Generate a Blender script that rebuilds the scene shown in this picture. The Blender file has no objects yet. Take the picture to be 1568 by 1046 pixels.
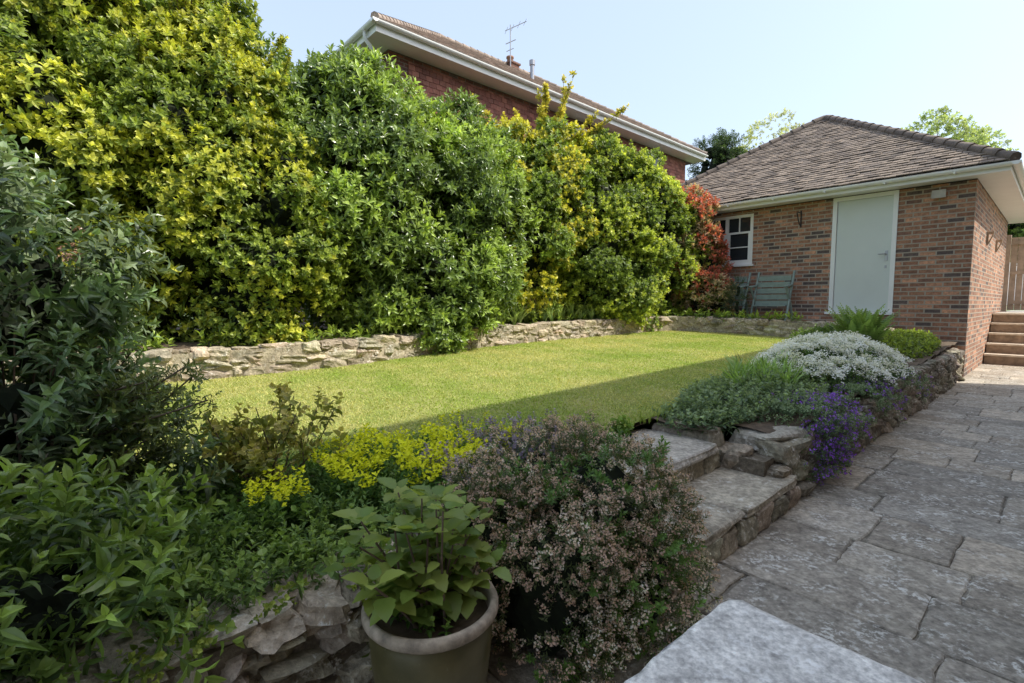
import bpy, math, random
import numpy as np
from mathutils import Vector, Matrix
rng=np.random.default_rng(11); random.seed(11)
C0=np.array([7.45,8.12]); B=np.array([.743,.669]); NN=np.array([.669,-.743])
UP=np.array([0,0,1.])
CAM=np.array([0,0,1.22])
def W(s,l,z=0.0):
    p=C0+s*B+l*NN
    return np.array([p[0],p[1],z])
def zl(y): return .40+.036*(y-3)
def nrm(v): return v/np.maximum(np.linalg.norm(v,axis=-1,keepdims=True),1e-9)

# ---------------------------------------------------------------- materials
def newmat(name):
    m=bpy.data.materials.new(name); m.use_nodes=True
    nt=m.node_tree; b=nt.nodes['Principled BSDF']
    return m,nt,b
def N(nt,t,**kw):
    n=nt.nodes.new(t)
    for k,v in kw.items():
        if k in n.inputs.keys(): n.inputs[k].default_value=v
        else: setattr(n,k,v)
    return n
def mixc(nt,typ,fac,a,b):
    n=nt.nodes.new('ShaderNodeMix'); n.data_type='RGBA'; n.blend_type=typ
    def s(i,x):
        if isinstance(x,(tuple,list)): n.inputs[i].default_value=(*x[:3],1)
        elif isinstance(x,(int,float)): n.inputs[i].default_value=x
        else: nt.links.new(x,n.inputs[i])
    s(0,fac); s(6,a); s(7,b)
    return n.outputs[2]
def ramp(nt,x,p0,p1,c0=(0,0,0),c1=(1,1,1)):
    r=nt.nodes.new('ShaderNodeValToRGB'); r.color_ramp.elements[0].position=p0; r.color_ramp.elements[1].position=p1
    r.color_ramp.elements[0].color=(*c0,1); r.color_ramp.elements[1].color=(*c1,1)
    nt.links.new(x,r.inputs[0]); return r.outputs[0]
def noise(nt,scale,detail=4,rough=.6,vec=None):
    n=N(nt,'ShaderNodeTexNoise'); n.inputs['Scale'].default_value=scale; n.inputs['Detail'].default_value=min(detail,5); n.inputs['Roughness'].default_value=rough
    if vec is None:
        g=N(nt,'ShaderNodeNewGeometry'); vec=g.outputs['Position']
    nt.links.new(vec,n.inputs['Vector']); return n.outputs['Fac']
def bump(nt,h,bsdf,strength=.5,dist=.01):
    b=N(nt,'ShaderNodeBump'); b.inputs['Strength'].default_value=strength; b.inputs['Distance'].default_value=dist
    nt.links.new(h,b.inputs['Height']); nt.links.new(b.outputs[0],bsdf.inputs['Normal'])
def attr(nt):
    a=N(nt,'ShaderNodeAttribute'); a.attribute_name='Col'; return a.outputs['Color']

def leaf_mat(name,rough=.45,trans=.35,spec=.4):
    m,nt,b=newmat(name); c=attr(nt)
    nt.links.new(c,b.inputs['Base Color']); b.inputs['Roughness'].default_value=rough
    b.inputs['Specular IOR Level'].default_value=spec
    t=N(nt,'ShaderNodeBsdfTranslucent')
    tc=mixc(nt,'MULTIPLY',1.0,c,(1.25,1.25,.6)); nt.links.new(tc,t.inputs[0])
    mx=N(nt,'ShaderNodeMixShader'); mx.inputs[0].default_value=trans
    nt.links.new(b.outputs[0],mx.inputs[1]); nt.links.new(t.outputs[0],mx.inputs[2])
    nt.links.new(mx.outputs[0],nt.nodes['Material Output'].inputs[0]); return m
M_leaf=leaf_mat('leaf',.42,.38); M_gloss=leaf_mat('leaf_glossy',.30,.30,.65); M_grass=leaf_mat('grass_blade',.6,.35,.25); M_petal=leaf_mat('petal',.7,.25,.2)
def plain(name,col,rough=.6,nz=0,scale=8,metal=0,bmp=0):
    m,nt,b=newmat(name); b.inputs['Roughness'].default_value=rough; b.inputs['Metallic'].default_value=metal
    f=noise(nt,scale)
    c=mixc(nt,'MIX',ramp(nt,f,.3,.7),tuple(x*(1-nz) for x in col),tuple(min(1,x*(1+nz)) for x in col))
    nt.links.new(c,b.inputs['Base Color'])
    if bmp: bump(nt,f,b,bmp,.01)
    return m
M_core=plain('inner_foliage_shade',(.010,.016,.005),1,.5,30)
M_bark=plain('bark',(.17,.12,.085),.9,.4,20,0,.5)
M_white=plain('white_paint',(.84,.84,.81),.4,.04,3)
M_door=plain('door_paint',(.66,.70,.65),.42,.03,2)
M_soil=plain('soil',(.12,.085,.055),.95,.5,14,0,1)
M_glass=plain('window_glass',(.03,.035,.04),.05,.1,3)
M_dark=plain('dark_metal',(.03,.03,.03),.5,.1)
M_alum=plain('aluminium',(.35,.35,.36),.35,.1,5,.7)
M_bench=plain('bench_green_paint',(.25,.31,.275),.5,.15,9)
M_wood=plain('weathered_timber',(.50,.39,.29),.7,.2,6)
M_lead=plain('render_grey',(.45,.42,.37),.8,.2,5)
def stone_mat(name,lich=.5,b1=.8,sc=1.0,sp=.62,moss=.55,lc=(.72,.70,.64)):
    m,nt,b=newmat(name); b.inputs['Roughness'].default_value=.92; b.inputs['Specular IOR Level'].default_value=.2
    c=attr(nt)
    f1=noise(nt,9*sc,5,.7); f2=noise(nt,38*sc,4,.7); f3=noise(nt,5.5*sc,5,.75)
    c=mixc(nt,'MULTIPLY',.9,c,ramp(nt,f1,.28,.72,(.5,.48,.46),(1.35,1.32,1.26)))
    c=mixc(nt,'MULTIPLY',.8,c,ramp(nt,f2,.3,.7,(.5,.5,.5),(1.45,1.45,1.45)))
    lm=ramp(nt,f2,sp-.04,sp+.03); lm2=ramp(nt,f3,.5,.60)
    mm=mixc(nt,'MULTIPLY',1.0,lm,lm2)
    c=mixc(nt,'MIX',mixc(nt,'MULTIPLY',1.0,mm,(lich,)*3),c,lc)
    mo=mixc(nt,'MULTIPLY',1.0,ramp(nt,noise(nt,3.1*sc,5,.7),.56,.68),(moss,)*3)
    c=mixc(nt,'MIX',mo,c,(.08,.085,.055))
    nt.links.new(c,b.inputs['Base Color'])
    h=mixc(nt,'MIX',.5,f1,f2); bump(nt,h,b,b1,.02); return m
M_stone=stone_mat('rubble_stone',.85,1.0,1.0,.58,.55)
M_pave=stone_mat('flagstone',.9,.6,1.0,.54,.30)
M_cap=stone_mat('weathered_cap_stone',.5,.4,2.5,.55,.06,(.85,.84,.82))
def brick_mat(name,c1,c2,mort,bw=.225,rh=.075,ms=.011,dk=(.13,.10,.09)):
    m,nt,b=newmat(name); b.inputs['Roughness'].default_value=.88
    u=N(nt,'ShaderNodeUVMap'); u.uv_map='UV'
    k=N(nt,'ShaderNodeTexBrick'); nt.links.new(u.outputs[0],k.inputs['Vector'])
    k.inputs['Scale'].default_value=1; k.inputs['Brick Width'].default_value=bw; k.inputs['Row Height'].default_value=rh
    k.inputs['Mortar Size'].default_value=ms; k.inputs['Mortar Smooth'].default_value=.2; k.inputs['Bias'].default_value=-.0
    k.inputs['Color1'].default_value=(0,0,0,1); k.inputs['Color2'].default_value=(1,1,1,1); k.inputs['Mortar'].default_value=(.5,.5,.5,1)
    r=nt.nodes.new('ShaderNodeValToRGB'); e=r.color_ramp.elements
    e[0].position=0; e[0].color=(*dk,1); e[1].position=1; e[1].color=(*c2,1)
    for p,cc in ((.14,tuple(a*1.1 for a in dk)),(.22,c1),(.45,tuple(.5*(a+d) for a,d in zip(c1,c2))),(.65,tuple(a*.66 for a in c2)),(.85,tuple(min(1,a*1.2) for a in c2))):
        q=e.new(p); q.color=(*cc,1)
    nt.links.new(k.outputs['Color'],r.inputs[0])
    f=noise(nt,26,5,.7); f2=noise(nt,1.3,4,.6); f3=noise(nt,7,4,.7)
    c=mixc(nt,'MULTIPLY',.9,r.outputs[0],ramp(nt,f,.3,.7,(.55,.55,.55),(1.4,1.35,1.3)))
    c=mixc(nt,'MULTIPLY',.8,c,ramp(nt,f3,.3,.7,(.65,.65,.68),(1.25,1.2,1.15)))
    c=mixc(nt,'MULTIPLY',.7,c,ramp(nt,f2,.3,.7,(.75,.75,.75),(1.15,1.15,1.15)))
    c=mixc(nt,'MIX',k.outputs['Fac'],c,mort)
    nt.links.new(c,b.inputs['Base Color'])
    inv=ramp(nt,k.outputs['Fac'],0,1,(1,1,1),(0,0,0)); h=mixc(nt,'MIX',.3,inv,f); bump(nt,h,b,.8,.012); return m
M_brick=brick_mat('garage_brick',(.28,.14,.09),(.50,.27,.17),(.40,.34,.27))
M_brick2=brick_mat('house_brick',(.14,.055,.04),(.22,.09,.06),(.2,.16,.13))
def tile_mat(name):
    m,nt,b=newmat(name); b.inputs['Roughness'].default_value=.9; c=attr(nt)
    f=noise(nt,6,5,.7); f2=noise(nt,45,4,.7)
    c=mixc(nt,'MULTIPLY',.8,c,ramp(nt,f,.3,.7,(.6,.6,.6),(1.35,1.35,1.35)))
    c=mixc(nt,'MIX',ramp(nt,f2,.58,.66,(0,0,0),(.45,.45,.45)),c,(.33,.30,.25))
    nt.links.new(c,b.inputs['Base Color']); bump(nt,f2,b,.6,.01); return m
M_tile=tile_mat('clay_tile')
m,nt,b=newmat('lawn_turf'); b.inputs['Roughness'].default_value=.95
f=noise(nt,2.2,5,.6); f2=noise(nt,60,4,.7)
c=mixc(nt,'MIX',ramp(nt,f,.35,.68),(.22,.29,.045),(.42,.40,.14)); c=mixc(nt,'MULTIPLY',.8,c,ramp(nt,f2,.3,.7,(.5,.5,.5),(1.4,1.4,1.4)))
nt.links.new(c,b.inputs['Base Color']); bump(nt,f2,b,.8,.02); M_lawn=m
M_field=plain('far_field',(.09,.13,.04),.95,.4,.5)
m,nt,b=newmat('pot_glaze'); b.inputs['Roughness'].default_value=.33
f=noise(nt,7,5,.6); f2=noise(nt,60,4,.7)
c=mixc(nt,'MIX',ramp(nt,f,.35,.7),(.085,.075,.03),(.15,.125,.055)); c=mixc(nt,'MIX',ramp(nt,f2,.64,.72,(0,0,0),(.35,.35,.35)),c,(.28,.25,.17))
nt.links.new(c,b.inputs['Base Color']); bump(nt,f2,b,.15,.005); M_pot=m
M_rim=plain('pot_rim_terracotta',(.38,.31,.23),.8,.45,26,0,.4)
M_blackpot=plain('black_plastic_pot',(.02,.022,.025),.4,.2)

# ---------------------------------------------------------------- mesh builder
class MB:
    def __init__(s): s.V=[];s.F=[];s.C=[];s.U=[];s.n=0
    def add(s,V,F,col=(1,1,1),mi=0,uv=None,smooth=False):
        V=np.asarray(V,float).reshape(-1,3); F=np.asarray(F,int); n=len(V)
        if n==0: return
        s.V.append(V); s.F.append((F+s.n,mi,smooth))
        col=np.asarray(col,float); s.C.append(np.broadcast_to(col,(n,3)) if col.ndim==1 else col)
        s.U.append(np.zeros((n,2)) if uv is None else np.asarray(uv,float)); s.n+=n
    def build(s,name,mats,parent=None,ploc=None):
        V=np.concatenate(s.V); C=np.concatenate(s.C); U=np.concatenate(s.U)
        o=np.array([(V[:,0].min()+V[:,0].max())/2,(V[:,1].min()+V[:,1].max())/2,V[:,2].min()])
        me=bpy.data.meshes.new(name)
        me.vertices.add(len(V)); me.vertices.foreach_set('co',(V-o).astype(np.float32).ravel())
        li=np.concatenate([f.ravel() for f,_,_ in s.F]); tot=np.concatenate([np.full(len(f),f.shape[1]) for f,_,_ in s.F])
        mi=np.concatenate([np.full(len(f),m_) for f,m_,_ in s.F]); sm=np.concatenate([np.full(len(f),q) for f,_,q in s.F])
        me.loops.add(len(li)); me.loops.foreach_set('vertex_index',li.astype(np.int32))
        me.polygons.add(len(tot)); st=np.concatenate([[0],np.cumsum(tot)[:-1]])
        me.polygons.foreach_set('loop_start',st.astype(np.int32))
        me.polygons.foreach_set('material_index',mi.astype(np.int32)); me.polygons.foreach_set('use_smooth',sm.astype(bool))
        me.update(calc_edges=True)
        a=me.color_attributes.new('Col','FLOAT_COLOR','POINT')
        a.data.foreach_set('color',np.concatenate([C,np.ones((len(C),1))],1).astype(np.float32).ravel())
        uvl=me.uv_layers.new(name='UV'); uvl.data.foreach_set('uv',U[li].astype(np.float32).ravel())
        for m_ in mats: me.materials.append(m_)
        me.validate()
        ob=bpy.data.objects.new(name,me); bpy.context.scene.collection.objects.link(ob)
        if parent is not None:
            ob.parent=parent; ob.location=Vector(o)-parent.location
        else: ob.location=o
        return ob
def empty(name,loc):
    e=bpy.data.objects.new(name,None); e.empty_display_size=.3; e.location=loc
    bpy.context.scene.collection.objects.link(e); return e
def slbox(mb,s0,s1,l0,l1,z0,z1,col=(1,1,1),mi=0):
    c={}
    for i,s in enumerate((s0,s1)):
        for j,l in enumerate((l0,l1)):
            for k,z in enumerate((z0,z1)): c[i,j,k]=(W(s,l,z),s,l,z)
    faces=[([(0,0,0),(0,1,0),(0,1,1),(0,0,1)],'s'),([(1,1,0),(1,0,0),(1,0,1),(1,1,1)],'s'),
           ([(1,0,0),(0,0,0),(0,0,1),(1,0,1)],'l'),([(0,1,0),(1,1,0),(1,1,1),(0,1,1)],'l'),
           ([(0,0,1),(0,1,1),(1,1,1),(1,0,1)],'z'),([(0,0,0),(1,0,0),(1,1,0),(0,1,0)],'z')]
    V=[];U=[];F=[]
    for q,ax in faces:
        F.append([len(V)+i for i in range(4)][::-1])
        for k in q:
            p,s,l,z=c[k]; V.append(p); U.append((l,z) if ax=='s' else (s+.11,z) if ax=='l' else (s,l))
    mb.add(V,F,col,mi,U)
def tube(mb,pts,r0,r1=None,k=6,col=(1,1,1),mi=0,cap=True):
    pts=np.asarray(pts,float); n=len(pts); r1=r0 if r1 is None else r1
    V=[]
    for i,p in enumerate(pts):
        t=nrm(pts[min(i+1,n-1)]-pts[max(i-1,0)]); a=np.cross(t,[0,0,1.] if abs(t[2])<.9 else [1.,0,0]); a=nrm(a); b_=np.cross(t,a)
        r=r0+(r1-r0)*i/(n-1)
        for j in range(k):
            w=2*math.pi*j/k; V.append(p+r*(math.cos(w)*a+math.sin(w)*b_))
    F=[[i*k+j,i*k+(j+1)%k,(i+1)*k+(j+1)%k,(i+1)*k+j] for i in range(n-1) for j in range(k)]
    mb.add(V,F,col,mi,None,True)
    if cap and k>=3:
        mb.add(V[:k],[list(range(k))],col,mi); mb.add(V[-k:],[list(range(k))[::-1]],col,mi)
def lathe(mb,c,prof,k=48,mi=0,col=(1,1,1)):
    V=[(c[0]+r*math.cos(2*math.pi*j/k),c[1]+r*math.sin(2*math.pi*j/k),c[2]+z) for r,z in prof for j in range(k)]
    F=[[i*k+j,i*k+(j+1)%k,(i+1)*k+(j+1)%k,(i+1)*k+j] for i in range(len(prof)-1) for j in range(k)]
    mb.add(V,F,col,mi,None,True)
def ico(sub=1):
    import bmesh
    bm=bmesh.new(); bmesh.ops.create_icosphere(bm,subdivisions=sub,radius=1)
    V=np.array([v.co[:] for v in bm.verts]); F=np.array([[v.index for v in f.verts] for f in bm.faces]); bm.free(); return V,F
ICO2=ico(2); ICO3=ico(3)
def cube_t(n=5,p=7):
    import bmesh
    bm=bmesh.new(); bmesh.ops.create_cube(bm,size=2); bmesh.ops.subdivide_edges(bm,edges=bm.edges[:],cuts=n,use_grid_fill=True)
    V=np.array([v.co[:] for v in bm.verts]); F=np.array([[v.index for v in f.verts] for f in bm.faces]); bm.free()
    V=V/((np.abs(V)**p).sum(1,keepdims=True)**(1/p)); return V,F
STV,STF=cube_t(4,7)
def stone(mb,c,ax,size,col,mi=0,rough=.10,tpl=None,tilt=.04):
    v,f=tpl if tpl else (STV,STF)
    d=np.ones(len(v))
    q=v.copy()
    for k in range(5):
        w=rng.normal(0,1.6+k*.8,3); d=d+rough/(1+.4*k)*np.sin(v@w+rng.uniform(0,6.28))
        q[:,k%3]+=rough*.6*np.sin(v@rng.normal(0,2,3)+rng.uniform(0,6.28))
    q=q*d[:,None]*np.array(size)/2
    ax=nrm(np.array([ax[0],ax[1],0.])); ay=np.array([-ax[1],ax[0],0]); tl=rng.normal(0,tilt)
    X=ax+tl*UP; Y=ay; Z=UP-tl*ax
    mb.add(c+q[:,:1]*X+q[:,1:2]*Y+q[:,2:]*Z,f,col,mi,None,False)
def stone_col(warm=.5):
    base=np.array([.40,.36,.29])*(1-warm)+np.array([.50,.43,.32])*warm
    return np.clip(base*rng.uniform(.6,1.2)*rng.uniform(.95,1.05,3),.03,.65)
def spline(pts,step=.05):
    pts=np.asarray(pts,float); P=[pts[0]*2-pts[1]]+list(pts)+[pts[-1]*2-pts[-2]]; out=[]
    for i in range(1,len(P)-2):
        for t in np.linspace(0,1,24,endpoint=False):
            a,b_,c,d=P[i-1],P[i],P[i+1],P[i+2]
            out.append(.5*((2*b_)+(-a+c)*t+(2*a-5*b_+4*c-d)*t*t+(-a+3*b_-3*c+d)*t**3))
    out.append(pts[-1]); return np.array(out)
def stone_wall(name,pts,zb,h,thick=.24,warm=.5,course=.11,lens=(.14,.34),raw=False,hfun=None,rough=.12,mort=(.30,.26,.20),jz=.012,jh=(.8,1.25),tilt=.08,fill=.42,dark=1.0):
    L=pts if raw else spline(pts); seg=np.linalg.norm(np.diff(L,axis=0),axis=1); cum=np.concatenate([[0],np.cumsum(seg)]); tot=cum[-1]
    at=lambda d:np.array([np.interp(d,cum,L[:,0]),np.interp(d,cum,L[:,1])])
    mb=MB(); nc=max(1,round(h/course)); ch=h/nc
    for j in range(nc):
        d=rng.uniform(-.1,0)
        while d<tot:
            ln=rng.uniform(*lens); 
            m_=d+ln/2
            if m_>tot: break
            p=at(m_); t=at(min(m_+.05,tot))-at(max(m_-.05,0)); z0=zb(p)
            hh=ch*rng.uniform(*jh)
            z=z0+ch*(j+.5)+rng.normal(0,jz)
            if j==nc-1: z=z0+h-hh/2+rng.normal(0,jz*.5)
            if hfun and z-z0>hfun(m_/tot)*h+.02: d+=ln; continue
            stone(mb,np.array([p[0],p[1],z])+np.array([*(rng.normal(0,.008,2)),0]),t,(ln*1.0,thick*rng.uniform(.93,1.08),hh),stone_col(warm)*dark,0,rough,None,tilt)
            d+=ln*.97
    n=int(tot/.15)+2; ds=np.linspace(0.02,tot-.02,n); V=[];F=[]
    for i,d in enumerate(ds):
        p=at(d); t=at(min(d+.05,tot))-at(max(d-.05,0)); t=t/np.linalg.norm(t); nn=np.array([-t[1],t[0]])*thick*fill; z0=zb(p); top=h*.9*(hfun(d/tot) if hfun else 1)
        for q,z in ((nn,-.1),(nn,top),(-nn,top),(-nn,-.1)): V.append((p[0]+q[0],p[1]+q[1],z0+z))
    for i in range(n-1):
        for k in range(3): F.append([i*4+k,i*4+k+1,i*4+k+5,i*4+k+4])
    F+= [[0,1,2,3],[n*4-4,n*4-3,n*4-2,n*4-1]]
    mb.add(V,F,mort); return mb.build(name,[M_stone])

# ---------------------------------------------------------------- leaves
def leafv(L=1,w=.4,fold=.12,droop=.15,mid=.45):
    return np.array([(0,0,0),(-w/2,mid*L,fold*w),(0,mid*L,0),(w/2,mid*L,fold*w),(0,L,-droop*L)]),np.array([(0,2,1),(0,3,2),(1,2,4),(2,3,4)])
def leafr(L=1,w=.4,fold=.12,droop=.15,a=.28,b_=.68,wb=.84):
    return (np.array([(0,0,0),(0,.5*L,-droop*L*.2),(0,L,-droop*L),(-w/2,a*L,fold*w),(-w*wb/2,b_*L,fold*w-droop*L*.35),(w/2,a*L,fold*w),(w*wb/2,b_*L,fold*w-droop*L*.35)]),
            np.array([(0,1,3),(3,1,4),(4,1,2),(0,5,1),(5,6,1),(6,2,1)]))
def rot_leaf(v,az,el,base):
    ce,se=math.cos(el),math.sin(el); ca,sa=math.cos(az),math.sin(az)
    y=v[:,1]*ce-v[:,2]*se; z=v[:,1]*se+v[:,2]*ce; x=v[:,0]
    return np.stack([x*ca-y*sa,x*sa+y*ca,z],1)+base
def rosette(n=10,L=.6,w=.4,h=.5,e0=5,e1=65,fold=.15,droop=.2,seed=0,**k_):
    r=random.Random(seed); V=[];F=[];T=[];k=0
    for i in range(n):
        t=i/(n-1); lv,lf=leafr(L*(1-.35*t)*r.uniform(.8,1.15),w*L*r.uniform(.85,1.1),fold,droop,**k_)
        q=rot_leaf(lv,i*2.4+r.uniform(-.3,.3),math.radians(e0+(e1-e0)*t+r.uniform(-14,14)),np.array([0,0,h*t]))
        V.append(q);F.append(lf+k);T.append(np.full(len(q),t));k+=len(q)
    return np.concatenate(V),np.concatenate(F),np.concatenate(T),7
def stem_sprig(pairs=6,L=.42,w=.3,droop=.3,seed=0,stem=True,e0=10,e1=55,**k_):
    r=random.Random(seed); V=[];F=[];T=[];k=0
    for i in range(pairs):
        t=i/(pairs-1)
        for s in (0,1):
            lv,lf=leafr(L*(1-.45*t*t)*r.uniform(.75,1.2),w*L*r.uniform(.85,1.1),.22,droop*r.uniform(.3,1.4),**k_)
            q=rot_leaf(lv,i*1.57+s*math.pi+r.uniform(-.45,.45),math.radians(e0+(e1-e0)*t+r.uniform(-18,18)),np.array([0,0,.08+.85*t]))
            V.append(q);F.append(lf+k);T.append(np.full(len(q),t));k+=len(q)
    if stem:
        q=np.array([(-.012,0,-.3),(.012,0,-.3),(0,.01,.95),(0,-.012,-.3)]); V.append(q);F.append(np.array([(0,1,2),(1,3,2),(3,0,2)])+k);T.append(np.zeros(4))
    return np.concatenate(V),np.concatenate(F),np.concatenate(T),7
def tiny(n=14,L=.3,w=.4,fl=7,fs=.17,seed=0,spread=.2,hbase=.75):
    r=random.Random(seed);V=[];F=[];T=[];k=0
    for i in range(n):
        t=i/n; lv,lf=leafv(L*r.uniform(.8,1.2),w*L,.1,.1)
        q=rot_leaf(lv,i*2.4,math.radians(r.uniform(15,60)),np.array([0,0,t*.8]));V.append(q);F.append(lf+k);T.append(np.zeros(5));k+=5
    for i in range(fl):
        for _ in range(2):
            lv,lf=leafv(fs*r.uniform(.8,1.3),fs*.9,.2,-.1)
            a=r.uniform(0,6.28); rr=spread*math.sqrt(r.random())
            q=rot_leaf(lv,r.uniform(0,6.28),math.radians(r.uniform(-10,50)),np.array([rr*math.cos(a),rr*math.sin(a),hbase+r.uniform(0,.25)-rr*.4]));V.append(q);F.append(lf+k);T.append(np.ones(5));k+=5
    return np.concatenate(V),np.concatenate(F),np.concatenate(T),5
def straps(n=12,L=1,w=.05,seed=0,lean=.5,segs=4):
    r=random.Random(seed);V=[];F=[];T=[];k=0
    for i in range(n):
        az=r.uniform(0,6.28); ln=L*r.uniform(.6,1.1); le=lean*r.uniform(.3,1.3); d=np.array([math.cos(az),math.sin(az),0]); s=np.array([-d[1],d[0],0])
        for j in range(segs+1):
            t=j/segs; c=d*(le*ln*t**1.8+.03)+UP*ln*(t-.35*le*t**3); ww=w*(1-t**2)+.002
            V.append(c-s*ww/2);V.append(c+s*ww/2);T+= [t,t]
        for j in range(segs): F.append([k+2*j,k+2*j+1,k+2*j+3]);F.append([k+2*j,k+2*j+3,k+2*j+2])
        k+=2*(segs+1)
    return np.array(V),np.array(F),np.array(T),10
def fern(n=9,seed=0):
    r=random.Random(seed);V=[];F=[];T=[];k=0
    for i in range(n):
        az=i*6.28/n+r.uniform(-.3,.3); d=np.array([math.cos(az),math.sin(az),0]); s=np.array([-d[1],d[0],0]); ln=r.uniform(.75,1.1); le=r.uniform(.22,.55)
        P=lambda t:d*(le*ln*t**1.6+.02)+UP*ln*(t-.4*le*t**3)
        for j in range(18):
            t=.12+.88*j/18; p=P(t); tn=nrm(P(t+.02)-P(t)); wl=.15*math.sin(math.pi*min(1,(t*.85+.12)))*(1.05-t)**.4+.01
            for sg in (-1,1):
                e=p+sg*s*wl+tn*wl*.35-UP*.02; V+= [p-tn*.012,p+tn*.03,e]; F.append([k,k+1,k+2]); T+= [t]*3; k+=3
    return np.array(V),np.array(F),np.array(T),108
GAIN=1.2
def inst(mb,tpls,P,AX,S,old,new,mi=0,jit=.18,roll=None):
    P=np.asarray(P,float);n=len(P)
    if n==0:return
    AX=nrm(np.asarray(AX,float)); S=np.broadcast_to(S,(n,)); old=np.broadcast_to(old,(n,3)); new=np.broadcast_to(new,(n,3))
    r=nrm(rng.normal(0,1,(n,3))); X=nrm(np.cross(AX,r)); Y=np.cross(AX,X); R=np.stack([X,Y,AX],2)
    which=rng.integers(0,len(tpls),n)
    for w,(v,f,t,kk) in enumerate(tpls):
        ix=np.where(which==w)[0]
        if len(ix)==0: continue
        V=np.einsum('nij,kj->nki',R[ix],v)*S[ix,None,None]+P[ix,None,:]
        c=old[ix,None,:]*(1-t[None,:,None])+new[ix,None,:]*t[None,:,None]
        nl=len(v)//kk+1; j=rng.normal(1,jit,(len(ix),nl)).repeat(kk,axis=1)[:,:len(v)]
        c=np.clip(c*GAIN*np.clip(j,.4,1.7)[:,:,None],0,.88)
        F=(f[None]+(np.arange(len(ix))*len(v))[:,None,None]).reshape(-1,3)
        mb.add(V.reshape(-1,3),F,c.reshape(-1,3),mi)
def vary(P,f=1.0,ph=0):
    return .5+.25*(np.sin(P[:,0]*2.3*f+ph)*np.sin(P[:,2]*3.1*f+ph*2+P[:,1])+np.sin(P[:,1]*1.7*f+P[:,2]*4.3*f+ph*3))
def foliage(mb,lobes,subr,dens,per,tpls,scale,old,new,up=.35,zmin=.5,cull=True,core=True,mi=0,cmi=1,jit=.2,vmix=.35,fac=(.7,1.08),old2=None,new2=None,corefac=.55,main=.74,inner=0):
    lobes=np.array(lobes,float); SP=[];SN=[];SR=[]
    old=np.array(old);new=np.array(new)
    for i,L in enumerate(lobes):
        c,r=L[:3],L[3:6]; a=4*math.pi*((r[0]*r[1])**1.6/3+(r[0]*r[2])**1.6/3+(r[1]*r[2])**1.6/3)**(1/1.6)
        def smp(n,f0,f1,th):
            d=nrm(rng.normal(0,1,(n,3))); p=c+d*r*rng.uniform(f0,f1,(n,1)); nr=nrm(d/r)
            ok=np.ones(n,bool)
            for j,M in enumerate(lobes):
                if j!=i: ok&=((((p-M[:3])/M[3:6])**2).sum(1)>th)
            if cull: ok&=((nr*nrm(CAM-p)).sum(1)>-.3)
            ok&=p[:,2]>zmin
            return p[ok],nr[ok]
        p,nr=smp(max(6,int(a*dens)),.86,1.06,.66)
        SP.append(p);SN.append(nr);SR.append(subr*rng.uniform(.55,1.35,len(p)))
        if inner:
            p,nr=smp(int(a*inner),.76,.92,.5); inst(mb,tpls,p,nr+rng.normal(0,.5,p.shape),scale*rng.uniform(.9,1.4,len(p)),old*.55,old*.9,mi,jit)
    SP=np.concatenate(SP);SN=np.concatenate(SN);SR=np.concatenate(SR)
    k=np.maximum(3,(per*(SR/subr)**2)).astype(int); ix=np.repeat(np.arange(len(SP)),k); n=len(ix)
    d=nrm(rng.normal(0,1,(n,3))+SN[ix]*.9+UP*.15); f=rng.uniform(fac[0],fac[1],n)
    P=SP[ix]+d*(SR[ix]*f)[:,None]; AX=nrm(d+UP*up+rng.normal(0,.28,(n,3)))
    ok=P[:,2]>zmin
    P,AX,f,ix=P[ok],AX[ok],f[ok],ix[ok]; n=len(P)
    sub=rng.random(len(SP))[ix]; v=np.clip(vary(P)*.6+sub*.4,0,1)
    o=old*(1-vmix+2*vmix*v[:,None]); w=new*(1-vmix+2*vmix*v[:,None])
    if old2 is not None:
        m_=(np.clip(v+rng.normal(0,.06,n),0,1)>.52)[:,None]; o=np.where(m_,o,np.array(old2)*(1-vmix*.5+vmix*v[:,None])); w=np.where(m_,w,np.array(new2)*(1-vmix*.5+vmix*v[:,None]))
    inst(mb,tpls,P,AX,scale*rng.uniform(.7,1.25,n),o,w,mi,jit)
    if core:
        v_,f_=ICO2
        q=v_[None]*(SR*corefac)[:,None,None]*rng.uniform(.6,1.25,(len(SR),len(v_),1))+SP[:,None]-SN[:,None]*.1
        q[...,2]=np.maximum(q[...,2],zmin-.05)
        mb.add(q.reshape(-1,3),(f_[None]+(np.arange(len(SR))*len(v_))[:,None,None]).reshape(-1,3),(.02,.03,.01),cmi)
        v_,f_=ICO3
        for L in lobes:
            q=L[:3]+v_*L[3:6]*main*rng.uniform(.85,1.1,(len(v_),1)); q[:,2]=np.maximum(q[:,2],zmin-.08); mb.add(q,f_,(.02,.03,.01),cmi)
    return SP,SN
def whips(mb,bases,dirs,lens,tpls,scale,old,new,bend=.25,mi=0,bmi=2,r=.012,den=4.2):
    for b_,d,L in zip(bases,dirs,lens):
        d=nrm(np.array(d,float)); side=rng.normal(0,1,3)*bend; n=7
        pts=[np.array(b_)+d*L*t+side*L*t*t*.5-UP*.0 for t in np.linspace(0,1,n)]
        tube(mb,pts,r,.003,4,(.1,.08,.04),bmi,False)
        m_=max(5,int(L/scale*den)); t=rng.uniform(.05,1,m_); t[0]=1
        P=np.array([np.array(b_)+d*L*q+side*L*q*q*.5 for q in t]); AX=nrm(d+rng.normal(0,.6,(m_,3))+UP*.2)
        inst(mb,tpls,P,AX,scale*rng.uniform(.6,1.1,m_)*(1.15-.4*t),old,new,mi)

# ================================================================ GROUND
mb=MB(); R_=400
mb.add([(-R_,-R_,-.09),(R_,-R_,-.09),(R_,R_,-.09),(-R_,R_,-.09)],[(0,1,2,3)]); mb.build('ground',[M_field])

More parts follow.
